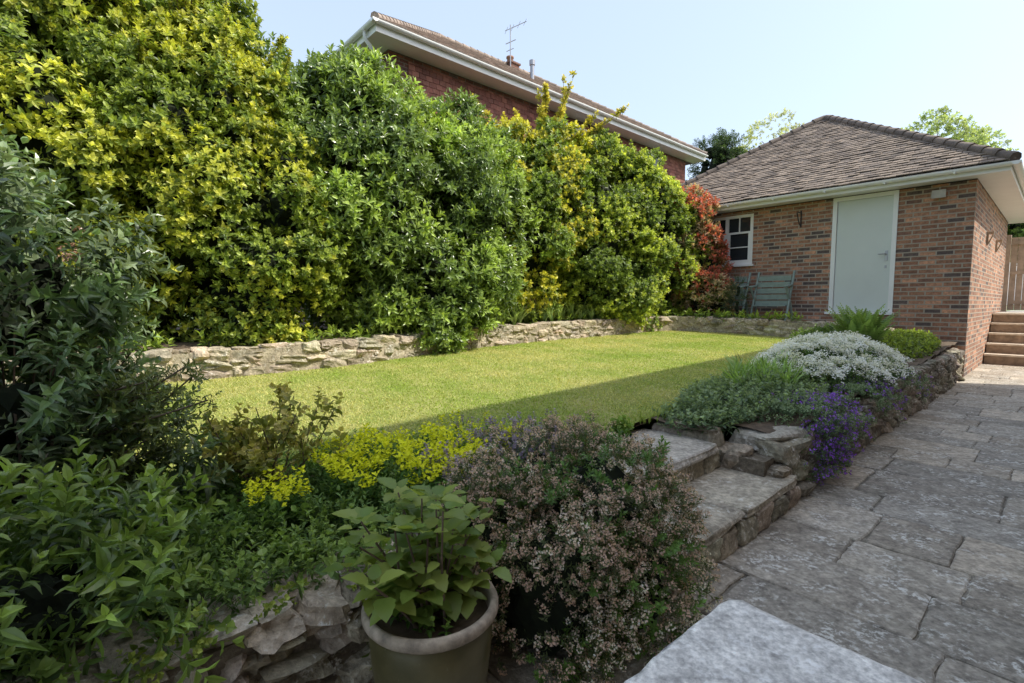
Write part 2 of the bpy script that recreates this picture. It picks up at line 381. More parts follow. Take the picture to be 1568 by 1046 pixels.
wallc=[(-8.5,3.4),(-6,3.9),(-4.4,4.35),(-3.2,4.9),(-2.0,5.8),(-1.2,6.75),(-.44,7.56),(.6,8.45),(1.62,9.2),(2.6,9.95),(3.35,10.25),(4.1,9.85),(4.85,9.1),(5.55,8.32)]
WL=spline(wallc)
near=[W(-2.6,-1.75)[:2],W(-4.0,-1.45)[:2],W(-5.6,-1.0)[:2],W(-7.0,-.85)[:2],W(-7.9,-.86)[:2],W(-8.9,-.87)[:2],W(-9.5,-1.35)[:2],(-1.3,2.25),(-2.2,1.9),(-3.6,1.5),(-6,1.1),(-8.5,1.0)]
nearS=spline(near)
LP=np.concatenate([WL[:-6],nearS])
def inside(P,poly):
    x,y=P[:,0],P[:,1]; r=np.zeros(len(P),bool); j=len(poly)-1
    for i in range(len(poly)):
        xi,yi=poly[i];xj,yj=poly[j]
        c=((yi>y)!=(yj>y))&(x<(xj-xi)*(y-yi)/((yj-yi) if yj!=yi else 1e-9)+xi); r^=c; j=i
    return r
from mathutils.geometry import tessellate_polygon
tri=tessellate_polygon([[Vector((p[0],p[1],0)) for p in LP]])
mb=MB(); mb.add([(p[0],p[1],zl(p[1])) for p in LP],np.array(tri)); mb.build('lawn',[M_lawn])
mb=MB()
def grid(s0,s1,l0,l1,st=.12):
    ss=np.linspace(s0,s1,int((s1-s0)/st)+2); ll=np.linspace(l0,l1,int((l1-l0)/st)+2); V=np.array([W(s,l) for s in ss for l in ll])
    ins=inside(V,LP); V[:,2]=zl(V[:,1])-.03+np.where(ins,0,.02+.02*np.sin(V[:,0]*9)*np.sin(V[:,1]*8)+rng.uniform(0,.012,len(V)))
    m_=len(ll); F=[[i*m_+j,i*m_+j+1,(i+1)*m_+j+1,(i+1)*m_+j] for i in range(len(ss)-1) for j in range(m_-1)]
    mb.add(V,F,(1,1,1),0,None,True)
grid(-16,-1.3,-9,-.86,.2); grid(-13,-9.15,-.859,-.36); grid(-7.69,-.03,-.859,-.08); grid(-7.97,-7.691,-.858,-.40); grid(-1.3,-.03,-1.6,-.86)
mb.build('garden_soil',[M_soil])
mb=MB(); V=[];F=[]
tz=lambda p:zl(p[1])+.27
for i in range(len(WL)-40):
    p=WL[i]; t=WL[min(i+1,len(WL)-1)]-WL[max(i-1,0)]; t=t/np.linalg.norm(t); o=np.array([-t[1],t[0]])
    V+= [(*(p),tz(p)),(p[0]+o[0]*.6-.2*0,p[1]+o[1]*.6,tz(p)+.05),(p[0]-1.6,p[1]+2.4,tz(p)+.15)]
for i in range(len(WL)-41):
    F+= [[3*i,3*i+3,3*i+4,3*i+1],[3*i+1,3*i+4,3*i+5,3*i+2]]
mb.add(V,F,(1,1,1),0,None,True); mb.build('hedge_bank',[M_soil])
mb=MB(); slbox(mb,-1.15,-.005,-6.5,-1.35,0,.86); mb.build('bench_terrace',[M_lead])

# grass blades
mb=MB(); nb=560000
P=np.stack([rng.uniform(-6.5,5.6,nb),rng.uniform(1.2,10.3,nb)],1)
keep=rng.random(nb)<np.clip(1.25-.07*P[:,1],.35,1); P=P[keep]
P=P[(np.abs(P[:,0])<P[:,1]*1.12+.3)]; P=P[inside(P,LP)]; n=len(P)
a=rng.uniform(0,6.28,n); h=rng.uniform(.007,.020,n); w=rng.uniform(.0025,.005,n)*(.8+.06*P[:,1])
z=zl(P[:,1]); p3=np.stack([P[:,0],P[:,1],z],1); s=np.stack([np.cos(a),np.sin(a),0*a],1)*w[:,None]
ld=rng.normal(.004,.016,n)
tip=p3+np.stack([-np.sin(a)*ld+rng.normal(0,.006,n),np.cos(a)*ld+rng.normal(0,.006,n),h],1)
V=np.stack([p3-s,p3+s,tip],1).reshape(-1,3)
q=np.clip(.5+.28*np.sin(P[:,0]*1.9+np.sin(P[:,1]*1.3)*2)+.22*np.sin(P[:,1]*3.1+P[:,0]*2.2)+.25*np.sin(P[:,1]*7.1+P[:,0]*5)*np.sin(P[:,0]*8)+rng.normal(0,.28,n),0,1)[:,None]
col=(np.array([.30,.41,.06])*(1-q)+np.array([.60,.56,.22])*q)*rng.uniform(.75,1.25,(n,1))
mb.add(V,np.arange(3*n).reshape(-1,3),np.repeat(col,3,0)); mb.build('lawn_grass',[M_grass])
mb=MB(); T=[straps(14,1,.05,i,.5) for i in range(3)]
E=np.concatenate([WL[20:-20:1],nearS]); n=1200; ii=rng.integers(0,len(E),n); P=np.stack([E[ii,0]+rng.normal(0,.035,n),E[ii,1]+rng.normal(0,.035,n)-.03,0*ii],1); P[:,2]=zl(P[:,1])-.005
inst(mb,T,P,UP+rng.normal(0,.1,(n,3)),rng.uniform(.03,.075,n),(.16,.25,.04),(.36,.42,.10)); mb.build('lawn_edge_grass',[M_grass])

# ================================================================ PATIO
mb=MB(); s=-13.5
slabs=[]
while s<2.75:
    w=random.choice([.34,.42,.48,.58]); w=min(w,2.8-s)
    if w<.1: break
    lmin=-.33 if s+w<-9.15 else -.05
    l=lmin-random.uniform(0,.25)
    while l<2.98:
        d=random.choice([.34,.45,.55,.68,.8]); d=min(d,3.0-l)
        slabs.append((s,s+w,max(l,lmin),l+d)) if l+d-max(l,lmin)>.08 else None; l+=d
    s+=w
for (s0,s1,l0,l1) in slabs:
    g=.004; jt=lambda:rng.uniform(-.006,.006)
    cs=[(s0+g+jt(),l0+g+jt()),(s0+g+jt(),l1-g+jt()),(s1-g+jt(),l1-g+jt()),(s1-g+jt(),l0+g+jt())]
    z=rng.uniform(-.003,.003); cm=((s0+s1)/2,(l0+l1)/2)
    out=[]
    for i in range(4):
        a_=np.array(cs[i]);b_=np.array(cs[(i+1)%4])
        for t in (0.03,.12,.2,.35,.5,.65,.8,.88,.97): out.append(a_+(b_-a_)*t+rng.normal(0,.003,2))
    n=len(out); tl=rng.normal(0,.004,2)
    V=[W(o[0],o[1],-.04) for o in out]+[W(o[0],o[1],z-.006) for o in out]
    inn=[np.array(cm)+(o-np.array(cm))*(1-.008/ max(.15,np.linalg.norm(o-np.array(cm)))) for o in out]
    V+=[W(o[0],o[1],z+(o[0]-cm[0])*tl[0]+(o[1]-cm[1])*tl[1]) for o in inn]
    F=[[r*n+i,(r)*n+(i+1)%n,(r+1)*n+(i+1)%n,(r+1)*n+i] for r in (0,1) for i in range(n)]
    k=rng.uniform(.76,1.2); tint=rng.random(); col=(np.array([.46,.405,.33])*(1-tint)+np.array([.42,.39,.34])*tint)*k
    mb.add(V,F,col); mb.add(V[2*n:],[list(range(n))],col)
mb.add([W(-14,-.34,-.011),W(-14,3,-.011),W(2.8,3,-.011),W(2.8,-.34,-.011)],[(0,1,2,3)],(.22,.20,.165),0)
mb.build('flagstone_patio',[M_pave])

# ================================================================ WALLS
stone_wall('curved_stone_wall',wallc,lambda p:zl(p[1])-.03,.33,.24,.85,.11,(.12,.32),rough=.11,mort=(.44,.385,.29),fill=.455,jz=.008)
stone_wall('retaining_stone_wall',np.array([W(s,-.12)[:2] for s in np.linspace(-7.7,-.05,60)]),lambda p:-.02,.50,.24,.3,.115,(.12,.32),raw=True,hfun=lambda t:.74+.26*t,rough=.13,mort=(.22,.19,.15),dark=.85)
stone_wall('rubble_stone_wall',np.array([W(s,-.42)[:2] for s in np.linspace(-12.6,-9.25,40)]),lambda p:-.02,.42,.26,.6,.075,(.07,.19),raw=True,rough=.15,mort=(.2,.17,.13),jz=.016,jh=(.7,1.5),tilt=.16)
mb=MB()
for (s,l,z,sz) in [(-1.0,-1.15,.72,(.4,.3,.3)),(-.75,-.95,.62,(.35,.3,.28)),(-1.3,-1.4,.66,(.36,.28,.25)),(-1.25,-.9,.55,(.3,.3,.2)),(-.5,-.7,.6,(.3,.25,.25))]:
    stone(mb,W(s,l,z),B,sz,stone_col(.4),0,.14)
mb.build('rockery_stones',[M_stone])
mb=MB(); stone(mb,W(-7.52,-.20,.335),B+.35*NN,(.40,.27,.16),(.44,.41,.35),0,.12,cube_t(8,3.4)); mb.build('garden_boulder',[M_stone])
# ---- garden steps
mb=MB(); tplS=cube_t(6,14)
def slab(mb,s0,s1,l0,l1,z0,z1,col,r=.02): stone(mb,W((s0+s1)/2,(l0+l1)/2,(z0+z1)/2),B,(s1-s0,l1-l0,z1-z0),col,0,r,tplS,.01)
slab(mb,-9.2,-8.46,-.42,.03,.12,.175,(.46,.41,.33)); slab(mb,-8.46,-7.7,-.42,.035,.12,.178,(.50,.45,.36))
slab(mb,-9.2,-8.6,-.9,-.36,.275,.335,(.46,.42,.35)); slab(mb,-8.6,-7.93,-.92,-.35,.275,.34,(.52,.48,.42))
for s in np.arange(-9.15,-7.75,.21):
    stone(mb,W(s+.1,-.02,.06),B,(.21,.12,.13),stone_col(.4),0,.08); stone(mb,W(s+.1,-.42,.22),B,(.21,.12,.12),stone_col(.4),0,.08)
slbox(mb,-9.2,-7.75,-.85,-.03,-.05,.12,(.2,.17,.13)); slbox(mb,-9.2,-7.95,-.9,-.42,.1,.275,(.2,.17,.13))
slbox(mb,-7.9,-7.6,-.9,-.10,.0,.27,(.2,.17,.13))
for (s,l,z,sz) in ((-7.86,-.74,.30,(.24,.18,.18)),(-7.85,-.52,.28,(.22,.18,.22)),(-7.80,-.32,.22,(.24,.2,.18)),(-7.76,-.12,.17,(.2,.2,.12)),(-7.72,-.10,.08,(.2,.2,.14))): stone(mb,W(s,l,z),NN,sz,stone_col(.5),0,.11)
mb.build('garden_steps',[M_stone])
# ---- pier with cap stone (foreground)
mb=MB(); tplC=cube_t(22,26)
v,f=tplC
q=v*np.array([.78,.62,.055])/2
ed=np.maximum(np.abs(v[:,0]),np.abs(v[:,1]))>.97
q=q+rng.normal(0,.0004,q.shape)+np.where(ed[:,None],rng.normal(0,.0014,q.shape),0)
c=W(-10.12-.39,.676+.31,.676); mb.add(c+q[:,:1]*np.array([*B,0])+q[:,1:2]*np.array([*NN,0])+q[:,2:]*UP,f,(.74,.72,.69),0,None,True)
mb2=MB(); slbox(mb2,-10.86,-10.16,.72,1.25,-.02,.647,(1,1,1))
e=empty('garden_pier',Vector(W(-10.5,.98,0))); mb.build('cap_stone',[M_cap],e); mb2.build('pier_body',[M_brick],e)

# ================================================================ ROOF TILES
def roof_face(mb,O,U,V,L,H,iL,iR,g=.105,tw=.17,cols=((.24,.19,.15),(.18,.145,.12),(.29,.23,.18)),lift=.028):
    O,U,V=map(lambda x:np.array(x,float),(O,U,V)); Wn=np.cross(U,V); 
    if abs(Wn[2])>.05 and Wn[2]<0: Wn=-Wn
    nrow=int(H/g); VV=[];CC=[]
    for j in range(nrow+1):
        v0=j*g; v1=min(v0+g*1.35,H); um,uM=v0*iL,L-v0*iR; off=(j%2)*tw/2
        k0=int((um-off)/tw)-1
        u=off+k0*tw
        while u<uM:
            a,b_=max(u+.004,um),min(u+tw-.004,uM)
            if b_-a>.02:
                c=np.array(cols[rng.integers(0,len(cols))])*rng.uniform(.85,1.15); lf=lift*rng.uniform(.8,1.35)+rng.normal(0,.002); dv=rng.normal(0,.004)
                for (uu,vv,hh) in ((a,v0+dv,lf-.016),(b_,v0+dv,lf-.016),(b_,v0+dv,lf),(a,v0+dv,lf),(a,v1,.0),(b_,v1,.0),(b_,v1,.010),(a,v1,.010)):
                    VV.append(O+U*uu+V*vv+Wn*hh)
                CC+=[c]*8
            u+=tw
    n=len(VV)//8; f=np.array([(0,1,2,3),(3,2,6,7),(0,3,7,4),(1,5,6,2)])
    mb.add(VV,(f[None]+(np.arange(n)*8)[:,None,None]).reshape(-1,4),np.array(CC))
B3=np.array([*B,0]);N3=np.array([*NN,0])
def hip_roof(mb,s0,s1,l0,l1,z0,rise,tile=('f','r'),cols=None,slope_on='l',g=.105,tw=.17):
    ds,dl=s1-s0,l1-l0; h=min(ds,dl)/2
    if ds>=dl: R1=W(s0+h,(l0+l1)/2,z0+rise);R2=W(s1-h,(l0+l1)/2,z0+rise)
    else: R1=W((s0+s1)/2,l0+h,z0+rise);R2=W((s0+s1)/2,l1-h,z0+rise)
    c=[W(s0,l0,z0),W(s0,l1,z0),W(s1,l1,z0),W(s1,l0,z0)]
    k=(.06,.05,.045); dz=np.array([0,0,-.01])
    if ds>=dl: faces=[[c[0],c[1],R1],[c[1],c[2],R2,R1],[c[2],c[3],R2],[c[3],c[0],R1,R2]]
    else: faces=[[c[0],c[1],R2,R1],[c[1],c[2],R2],[c[2],c[3],R1,R2],[c[3],c[0],R1]]
    for fc in faces: mb.add([p+dz for p in fc],[list(range(len(fc)))],k)
    sl=math.hypot(h,rise); ins=h/sl; kw=dict(g=g,tw=tw)
    if cols: kw['cols']=cols
    if 'f' in tile: roof_face(mb,c[0],N3,(B3*h+UP*rise)/sl,dl,sl,ins,ins,**kw)
    if 'r' in tile: roof_face(mb,c[1],B3,(-N3*h+UP*rise)/sl,ds,sl,ins,ins,**kw)
    hc=np.array((cols or ((.17,.135,.11),))[0])
    def caps(a,b_):
        L=np.linalg.norm(b_-a); n=max(1,int(L/.28)); 
        for i in range(n):
            p=a+(b_-a)*i/n; q_=a+(b_-a)*(i+1.08)/n; up=np.array([0,0,.015])
            tube(mb,[p+up*1.8,q_+up],.085,.07,8,hc*rng.uniform(.7,1.1))
    for a,b_ in ((c[0],R1),(c[1],R1 if ds>=dl else R2),(c[2],R2),(c[3],R2 if ds>=dl else R1)): caps(a,b_)
    if np.linalg.norm(R1-R2)>.1: caps(R1,R2)

def eaves(mb,s0,s1,l0,l1,inset_s,inset_l,zf0,zf1,gr=.055):
    t=.022
    slbox(mb,s0,s0+t,l0,l1,zf0,zf1); slbox(mb,s0+t,s1,l1-t,l1,zf0,zf1); slbox(mb,s1,s1+t,l0,l1,zf0,zf1); slbox(mb,s0+t,s1,l0,l0+t,zf0,zf1)
    slbox(mb,s0+t,s0+inset_s,l0+t,l1-t,zf0+.01,zf0+.03); slbox(mb,s0+inset_s,s1,l1-inset_l,l1-t,zf0+.01,zf0+.03); slbox(mb,s0+inset_s,s1,l0+t,l0+inset_l,zf0+.01,zf0+.03)
    z=zf1-.03
    def gut(p,q):
        p,q=np.array(p),np.array(q); d=nrm(q-p); sd=np.cross(d,UP); V=[];k=9
        for P_ in (p,q):
            for rr in (gr,gr-.006):
                for i in range(k):
                    w=math.pi*i/(k-1); V.append(P_+sd*rr*math.cos(w)-UP*rr*math.sin(w))
        F=[]
        for i in range(k-1): F+=[[i,i+1,2*k+i+1,2*k+i],[k+i+1,k+i,3*k+i,3*k+i+1]]
        F+=[[0,2*k,3*k,k],[k-1,2*k-1,4*k-1,3*k-1]]; mb.add(V,F,(1,1,1),0,None,False)
        for P_,o in ((p,0),(q,2*k)): mb.add([V[o+i] for i in range(k)],[list(range(k))])
    gut(W(s0-gr,l0-gr,z),W(s0-gr,l1+gr*2,z)); gut(W(s0-gr*2,l1+gr,z),W(s1,l1+gr,z))
    L=l1-l0
    for i in range(int(L/.9)+1): 
        l=l0+.2+i*.9
        if l<l1: slbox(mb,s0-2*gr-.004,s0-.001,l,l+.02,z-gr-.008,z-gr+.012)

# ================================================================ GARAGE
G=empty('brick_garage',Vector(W(3.2,-3.2,0)))
mb=MB(); TH=.22; ZT=3.2
for (l0,l1,z0,z1) in [(-1.0,0,-.05,ZT),(-2.0,-1.0,-.05,1.05),(-3.47,-2.0,-.05,ZT),(-4.6,-3.47,-.05,2.06),(-4.6,-3.47,3.12,ZT),(-6.4,-4.6,-.05,ZT)]: slbox(mb,0,TH,l0,l1,z0,z1)
slbox(mb,TH,6.4,-TH,0,-.05,ZT); slbox(mb,TH,6.4,-6.4,-6.4+TH,-.05,ZT); slbox(mb,6.4-TH,6.4,-6.4+TH,-TH,-.05,ZT)
mb.build('walls',[M_brick],G)
mb=MB(); hip_roof(mb,-.40,6.76,-6.76,.44,3.345,2.4,('f','r')); mb.build('roof',[M_tile],G)
mb=MB(); eaves(mb,-.36,6.74,-6.74,.40,.36,.40,3.205,3.345); mb.build('fascia_soffit_gutter',[M_white],G)
mb=MB()
slbox(mb,-.02,.06,-2.0,-1.93,1.06,3.2); slbox(mb,-.02,.06,-1.07,-1.0,1.06,3.2); slbox(mb,-.02,.06,-1.93,-1.07,3.13,3.2); slbox(mb,-.07,.06,-2.05,-.97,1.015,1.06)
mb.build('door_frame',[M_white],G)
mb=MB(); slbox(mb,.015,.055,-1.925,-1.075,1.063,3.127); mb.build('door',[M_door],G)
mb=MB(); slbox(mb,.003,.015,-1.16,-1.115,1.98,2.16); tube(mb,[W(.0,-1.14,2.1),W(-.045,-1.14,2.1),W(-.045,-1.25,2.1)],.009); slbox(mb,.005,.015,-1.155,-1.125,1.85,1.9)
mb.build('door_handle',[M_alum],G)
mb=MB(); a0,a1,w0,w1=-4.6,-3.47,2.06,3.12
slbox(mb,-.01,.06,a0,a0+.06,w0,w1); slbox(mb,-.01,.06,a1-.06,a1,w0,w1); slbox(mb,-.01,.06,a0+.06,a1-.06,w1-.06,w1); slbox(mb,-.01,.06,a0+.06,a1-.06,w0,w0+.06); slbox(mb,-.07,.02,a0-.04,a1+.04,w0-.045,w0-.002)
mid=(a0+a1)/2; slbox(mb,-.008,.058,mid-.035,mid+.035,w0+.06,w1-.06)
for (x0,x1) in ((a0+.06,mid-.035),(mid+.035,a1-.06)):
    slbox(mb,-.006,.05,x0,x1,w0+.66,w0+.70)
    slbox(mb,-.014,.045,x0,x0+.035,w0+.06,w0+.66); slbox(mb,-.014,.045,x1-.035,x1,w0+.06,w0+.66); slbox(mb,-.014,.045,x0+.035,x1-.035,w0+.06,w0+.095)
    slbox(mb,-.004,.04,x0+.035,x1-.035,w0+.36,w0+.38); xm=(x0+x1)/2; slbox(mb,-.004,.04,xm-.01,xm+.01,w0+.70,w1-.06)
mb.build('window_frame',[M_white],G)
mb=MB(); slbox(mb,.03,.036,a0+.05,a1-.05,w0+.05,w1-.05); mb.build('window_glass',[M_glass],G)
mb=MB(); slbox(mb,-.10,-.0,-.52,-.38,2.98,3.08); slbox(mb,-.13,-.1,-.54,-.36,2.96,3.09); tube(mb,[W(-.02,-.45,3.08),W(-.02,-.45,3.15)],.012)
mb.build('security_light',[M_lead],G)
mb=MB(); tube(mb,[W(-.01,-2.55,3.05),W(-.01,-2.55,2.72)],.012); tube(mb,[W(-.01,-2.55,2.75),W(-.1,-2.55,2.78),W(-.2,-2.55,2.92),W(-.24,-2.55,2.98)],.01); tube(mb,[W(-.01,-2.55,3.0),W(-.22,-2.55,3.0)],.009)
mb.build('hanging_basket_bracket',[M_dark],G)
mb=MB()
for s in (1.9,3.7):
    slbox(mb,s,s+.04,0,.10,2.50,2.55); slbox(mb,s,s+.04,0,.03,2.3,2.50); tube(mb,[W(s+.02,.03,2.33),W(s+.02,.09,2.5)],.012)
mb.build('side_wall_brackets',[M_wood],G)
mb=MB(); mbt=MB()
for i in range(5):
    s0=2.8+i*.30; slbox(mb,s0+.03,9.5 if i==4 else s0+.33,.015,1.9,-.05 if i==0 else .2*i-.19,.2*(i+1)-.03); slbox(mbt,s0,s0+.34,.012,1.9,.2*(i+1)-.03,.2*(i+1)+.004)
e=empty('gate_steps',Vector(W(4,1,0))); mb.build('risers',[plain('step_riser',(.32,.24,.17),.85,.3,10)],e); mbt.build('treads',[plain('step_tread',(.62,.54,.43),.85,.25,10)],e)
mb=MB(); slbox(mb,4.3,9.5,.02,1.88,.9,1.012); mb.build('upper_path',[M_lead])
mb=MB()
for i in range(12):
    l=.06+i*.125; slbox(mb,7.0,7.02,l,l+.118,1.05,2.88)
for z in (1.2,1.95,2.7): slbox(mb,6.965,6.998,.06,1.56,z,z+.09)
slbox(mb,6.95,7.06,-.05,.05,1.0,2.95); slbox(mb,6.95,7.06,1.57,1.67,1.0,2.95)
mb.build('timber_gate',[M_wood])

# ================================================================ NEIGHBOUR HOUSE
H=empty('brick_house',Vector(W(0,-12,0)))
ES0,ES1,EL1,EL0=-6.37,6.35,-7.86,-16.5; ZE=6.5
mb=MB(); slbox(mb,ES0+.5,ES1-.5,EL0+.5,EL1-.48,-.05,ZE-.2); mb.build('walls',[M_brick2],H)
mb=MB(); hip_roof(mb,ES0-.04,ES1,EL0,EL1+.04,ZE,2.80,('f','r'),((.34,.27,.22),(.27,.21,.17),(.39,.31,.26))); mb.build('roof',[M_tile],H)
mb=MB(); eaves(mb,ES0,ES1,EL0,EL1,.5,.48,ZE-.2,ZE,.06)
tube(mb,[W(ES0-.06,EL1-.35,ZE-.08),W(ES0-.06,EL1-.35,ZE-.22),W(ES0+.30,EL1-.42,ZE-.5),W(ES0+.44,EL1-.55,ZE-.62),W(ES0+.44,EL1-.55,0)],.036,None,8)
mb.build('fascia_soffit_gutter',[M_white],H)
mb=MB(); red=((.26,.10,.075),(.20,.08,.06),(.30,.125,.09))
roof_face(mb,W(ES0+.95,EL1-.48,3.2),B3,UP,ES1-ES0-1.5,ZE-.28-3.2,0,0,.11,.17,red,.022)
mb.build('tile_hanging',[M_tile],H)
mb=MB(); mg=MB()
for sc in (-.1,3.6):
    ww,z0,z1=.55,4.7,6.1; lf=EL1-.48
    slbox(mb,sc-ww,sc-ww+.07,lf-.02,lf+.07,z0,z1);slbox(mb,sc+ww-.07,sc+ww,lf-.02,lf+.07,z0,z1);slbox(mb,sc-.03,sc+.03,lf-.02,lf+.068,z0+.07,z1-.07);slbox(mb,sc-ww+.07,sc+ww-.07,lf-.02,lf+.07,z1-.07,z1);slbox(mb,sc-ww+.07,sc+ww-.07,lf-.02,lf+.07,z0,z0+.07)
    slbox(mg,sc-ww+.05,sc+ww-.05,lf-.01,lf+.05,z0+.05,z1-.05)
mb.build('window_frames',[M_white],H); mg.build('window_panes',[M_glass],H)
mb=MB(); RL=(EL0+EL1)/2; cs_=.85
slbox(mb,cs_-.2,cs_+.2,RL-.25,RL+.25,8.3,9.34); slbox(mb,cs_-.24,cs_+.24,RL-.29,RL+.29,9.34,9.40); mb.build('chimney',[M_brick2],H)
mb=MB(); lathe(mb,W(cs_,RL,9.40),[(.12,0),(.10,.18),(.13,.2),(.13,.25),(.09,.25)],16,0,(.3,.16,.1)); mb.build('chimney_pot',[M_tile],H)
mb=MB(); tube(mb,[W(-.6,-9.6,7.2),W(-.6,-9.6,8.05)],.06,.06,10); tube(mb,[W(-.6,-9.6,8.05),W(-.6,-9.6,8.18)],.085,.085,10); mb.build('flue_pipe',[M_alum],H)
mb=MB(); ab=W(cs_-.25,RL+.3,0); top=10.5
tube(mb,[ab+UP*9.0,ab+UP*top],.02); bd=nrm(np.array([.85,.1,.42])); cb=ab+UP*(top-.12)
tube(mb,[cb-bd*.2,cb+bd*.6],.012)
for t in np.linspace(-.15,.55,4):
    c=cb+bd*t; tube(mb,[c-np.array([.05,-.12,.05]),c+np.array([.05,-.12,.05])],.006,None,4)
tube(mb,[ab+UP*(top-.55)-bd*.18,ab+UP*(top-.55)+bd*.2],.014); tube(mb,[ab+UP*(top-.8)-bd*.15,ab+UP*(top-.8)+bd*.12],.012)
mb.build('tv_aerial',[M_alum],H)

# ================================================================ HOME BESIDE THE PATIO (casts the garden shadow)
H2=empty('brick_house',Vector(W(-6,6,0)))
mb=MB(); slbox(mb,-14,1.3,3.05,10,-.05,6.85); mb.build('walls',[M_brick],H2)
mb=MB(); hip_roof(mb,-14.4,1.5,2.62,10.4,7.02,2.2,()); mb.build('roof',[M_tile],H2)
mb=MB(); eaves(mb,-14.36,1.46,2.66,10.36,.36,.36,6.86,7.01); mb.build('fascia_soffit',[M_white],H2)
mb=MB(); mg=MB()
for sc in (-11,-8,-4.5,-1):
    for z0 in (1.0,3.9):
        slbox(mb,sc-.7,sc-.62,3.0,3.06,z0,z0+1.3);slbox(mb,sc+.62,sc+.7,3.0,3.06,z0,z0+1.3);slbox(mb,sc-.62,sc+.62,3.0,3.06,z0,z0+.08);slbox(mb,sc-.62,sc+.62,3.0,3.06,z0+1.22,z0+1.3);slbox(mb,sc-.03,sc+.03,3.0,3.06,z0+.08,z0+1.22)
        slbox(mg,sc-.63,sc+.63,3.03,3.045,z0+.07,z0+1.23)
mb.build('window_frames',[M_white],H2); mg.build('window_panes',[M_glass],H2)

# ================================================================ CHAIRS
zb=.86
for (t0,t1) in ((2.55,3.22),(3.40,4.05)):
    mb=MB()
    def bx(s,t0,t1,zc,hs=.008,hz=.035): slbox(mb,s-hs,s+hs,-t1,-t0,zc-hz,zc+hz)
    for i in range(5): bx(-.45+.036*i,t0+.03,t1-.03,zb+.36+i*.125,.009,.050)
    for i in range(3): slbox(mb,-.62+i*.085,-.62+i*.085+.07,-t1+.02,-t0-.02,zb+.30,zb+.325)
    for t in (t0,t1):
        tube(mb,[W(-.62,-t,zb),W(-.50,-t,zb+.32),W(-.24,-t,zb+1.0)],.024,.024,6)
        tube(mb,[W(-.22,-t,zb),W(-.42,-t,zb+.40),W(-.66,-t,zb+.70)],.024,.024,6)
        tube(mb,[W(-.66,-t,zb+.68),W(-.34,-t,zb+.72)],.026,.026,6)
    mb.build('folding_garden_chair',[M_bench])

# ================================================================ FOLIAGE
ros=[rosette(9,.62,.42,.5,seed=i) for i in range(4)]
rosn=[rosette(8,.75,.28,.6,0,70,seed=10+i) for i in range(4)]
lance=[stem_sprig(6,.46,.27,.35,seed=i,a=.35,b_=.68,wb=.8) for i in range(5)]
ovate=[stem_sprig(4,.50,.55,.25,seed=20+i) for i in range(3)]
fine=[stem_sprig(7,.25,.3,.1,seed=40+i) for i in range(3)]
LM=[M_leaf,M_core,M_bark]; GM=[M_gloss,M_core,M_bark]
mb=MB()
lA=[(-3.85,6.0,2.4,1.1,.95,1.85),(-5.1,5.5,2.6,1.3,1.0,2.0),(-3.75,6.35,3.5,.8,.8,1.15),(-4.8,6.1,4.2,1.25,1.0,1.0),(-6.4,5.1,2.7,1.2,1.0,1.8),(-2.95,6.0,1.9,.75,.7,1.2)]
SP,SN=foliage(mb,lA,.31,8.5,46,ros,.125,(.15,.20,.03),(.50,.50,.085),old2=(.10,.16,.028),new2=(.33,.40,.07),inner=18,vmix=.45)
ix=np.where(SP[:,2]>3.3)[0]; ix=rng.choice(ix,60)
whips(mb,SP[ix],SN[ix]*.6+UP*.7,rng.uniform(.35,.8,60),ros,.11,(.20,.25,.04),(.56,.55,.10),den=6)
mb.build('golden_privet_shrub',LM)
mb=MB()
lB=[(-2.05,6.95,2.5,1.0,.95,1.7),(-1.05,7.85,2.35,1.05,.95,1.6),(-1.5,7.2,1.5,.9,.7,.9),(-2.9,6.75,3.2,.6,.6,1.0)]
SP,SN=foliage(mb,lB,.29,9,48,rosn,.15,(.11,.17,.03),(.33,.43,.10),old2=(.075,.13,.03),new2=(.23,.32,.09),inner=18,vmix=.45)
ix=rng.choice(np.where(SP[:,2]>3.4)[0],16); whips(mb,SP[ix],UP+rng.normal(0,.4,(16,3)),rng.uniform(.2,.5,16),rosn,.13,(.12,.18,.03),(.38,.47,.10))
mb.build('laurel_shrub',GM)
mb=MB()
lC=[(.0,8.95,2.3,.95,.85,1.5),(.75,9.35,3.0,.7,.7,1.1),(-.15,8.9,3.4,.5,.5,.6)]
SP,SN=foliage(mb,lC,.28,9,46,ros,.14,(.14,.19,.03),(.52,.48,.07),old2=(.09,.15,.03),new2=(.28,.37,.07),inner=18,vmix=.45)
bs=[(.5,9.2,3.8),(.7,9.3,3.9),(.9,9.3,3.8),(.3,9.1,3.7),(1.1,9.4,3.6),(-.5,8.7,3.6),(-.3,8.8,3.7),(.6,9.1,3.7),(0,8.9,3.6),(.8,9.2,3.7),(.65,9.2,4.0),(.45,9.2,3.9),(.2,9.1,3.8),(.95,9.3,4.0)]
whips(mb,bs,[(.2,0,1),(.45,0,1),(.9,0,1),(-.3,0,1),(1,0,.9),(-.7,0,1),(-.3,0,1),(-.05,0,1),(-.2,0,1),(.65,0,1),(.3,0,1),(0,0,1),(-.5,0,1),(1,0,.7)],[1.3,1.2,1.1,.9,.8,.9,.9,1.1,.8,1.2,1.1,1.0,.9,.8],ros,.17,(.36,.36,.07),(.66,.56,.14),.25,den=7)
mb.build('golden_choisya_shrub',LM)
mb=MB()
lD=[(1.35,9.85,2.5,1.0,.85,1.75),(2.4,10.6,2.4,1.0,.85,1.8),(3.2,11.15,2.3,.80,.75,1.55),(1.9,10.1,1.5,.9,.65,.9)]
SP,SN=foliage(mb,lD,.28,9,46,ros,.13,(.14,.20,.035),(.42,.47,.085),old2=(.085,.14,.03),new2=(.25,.33,.07),inner=18,vmix=.45)
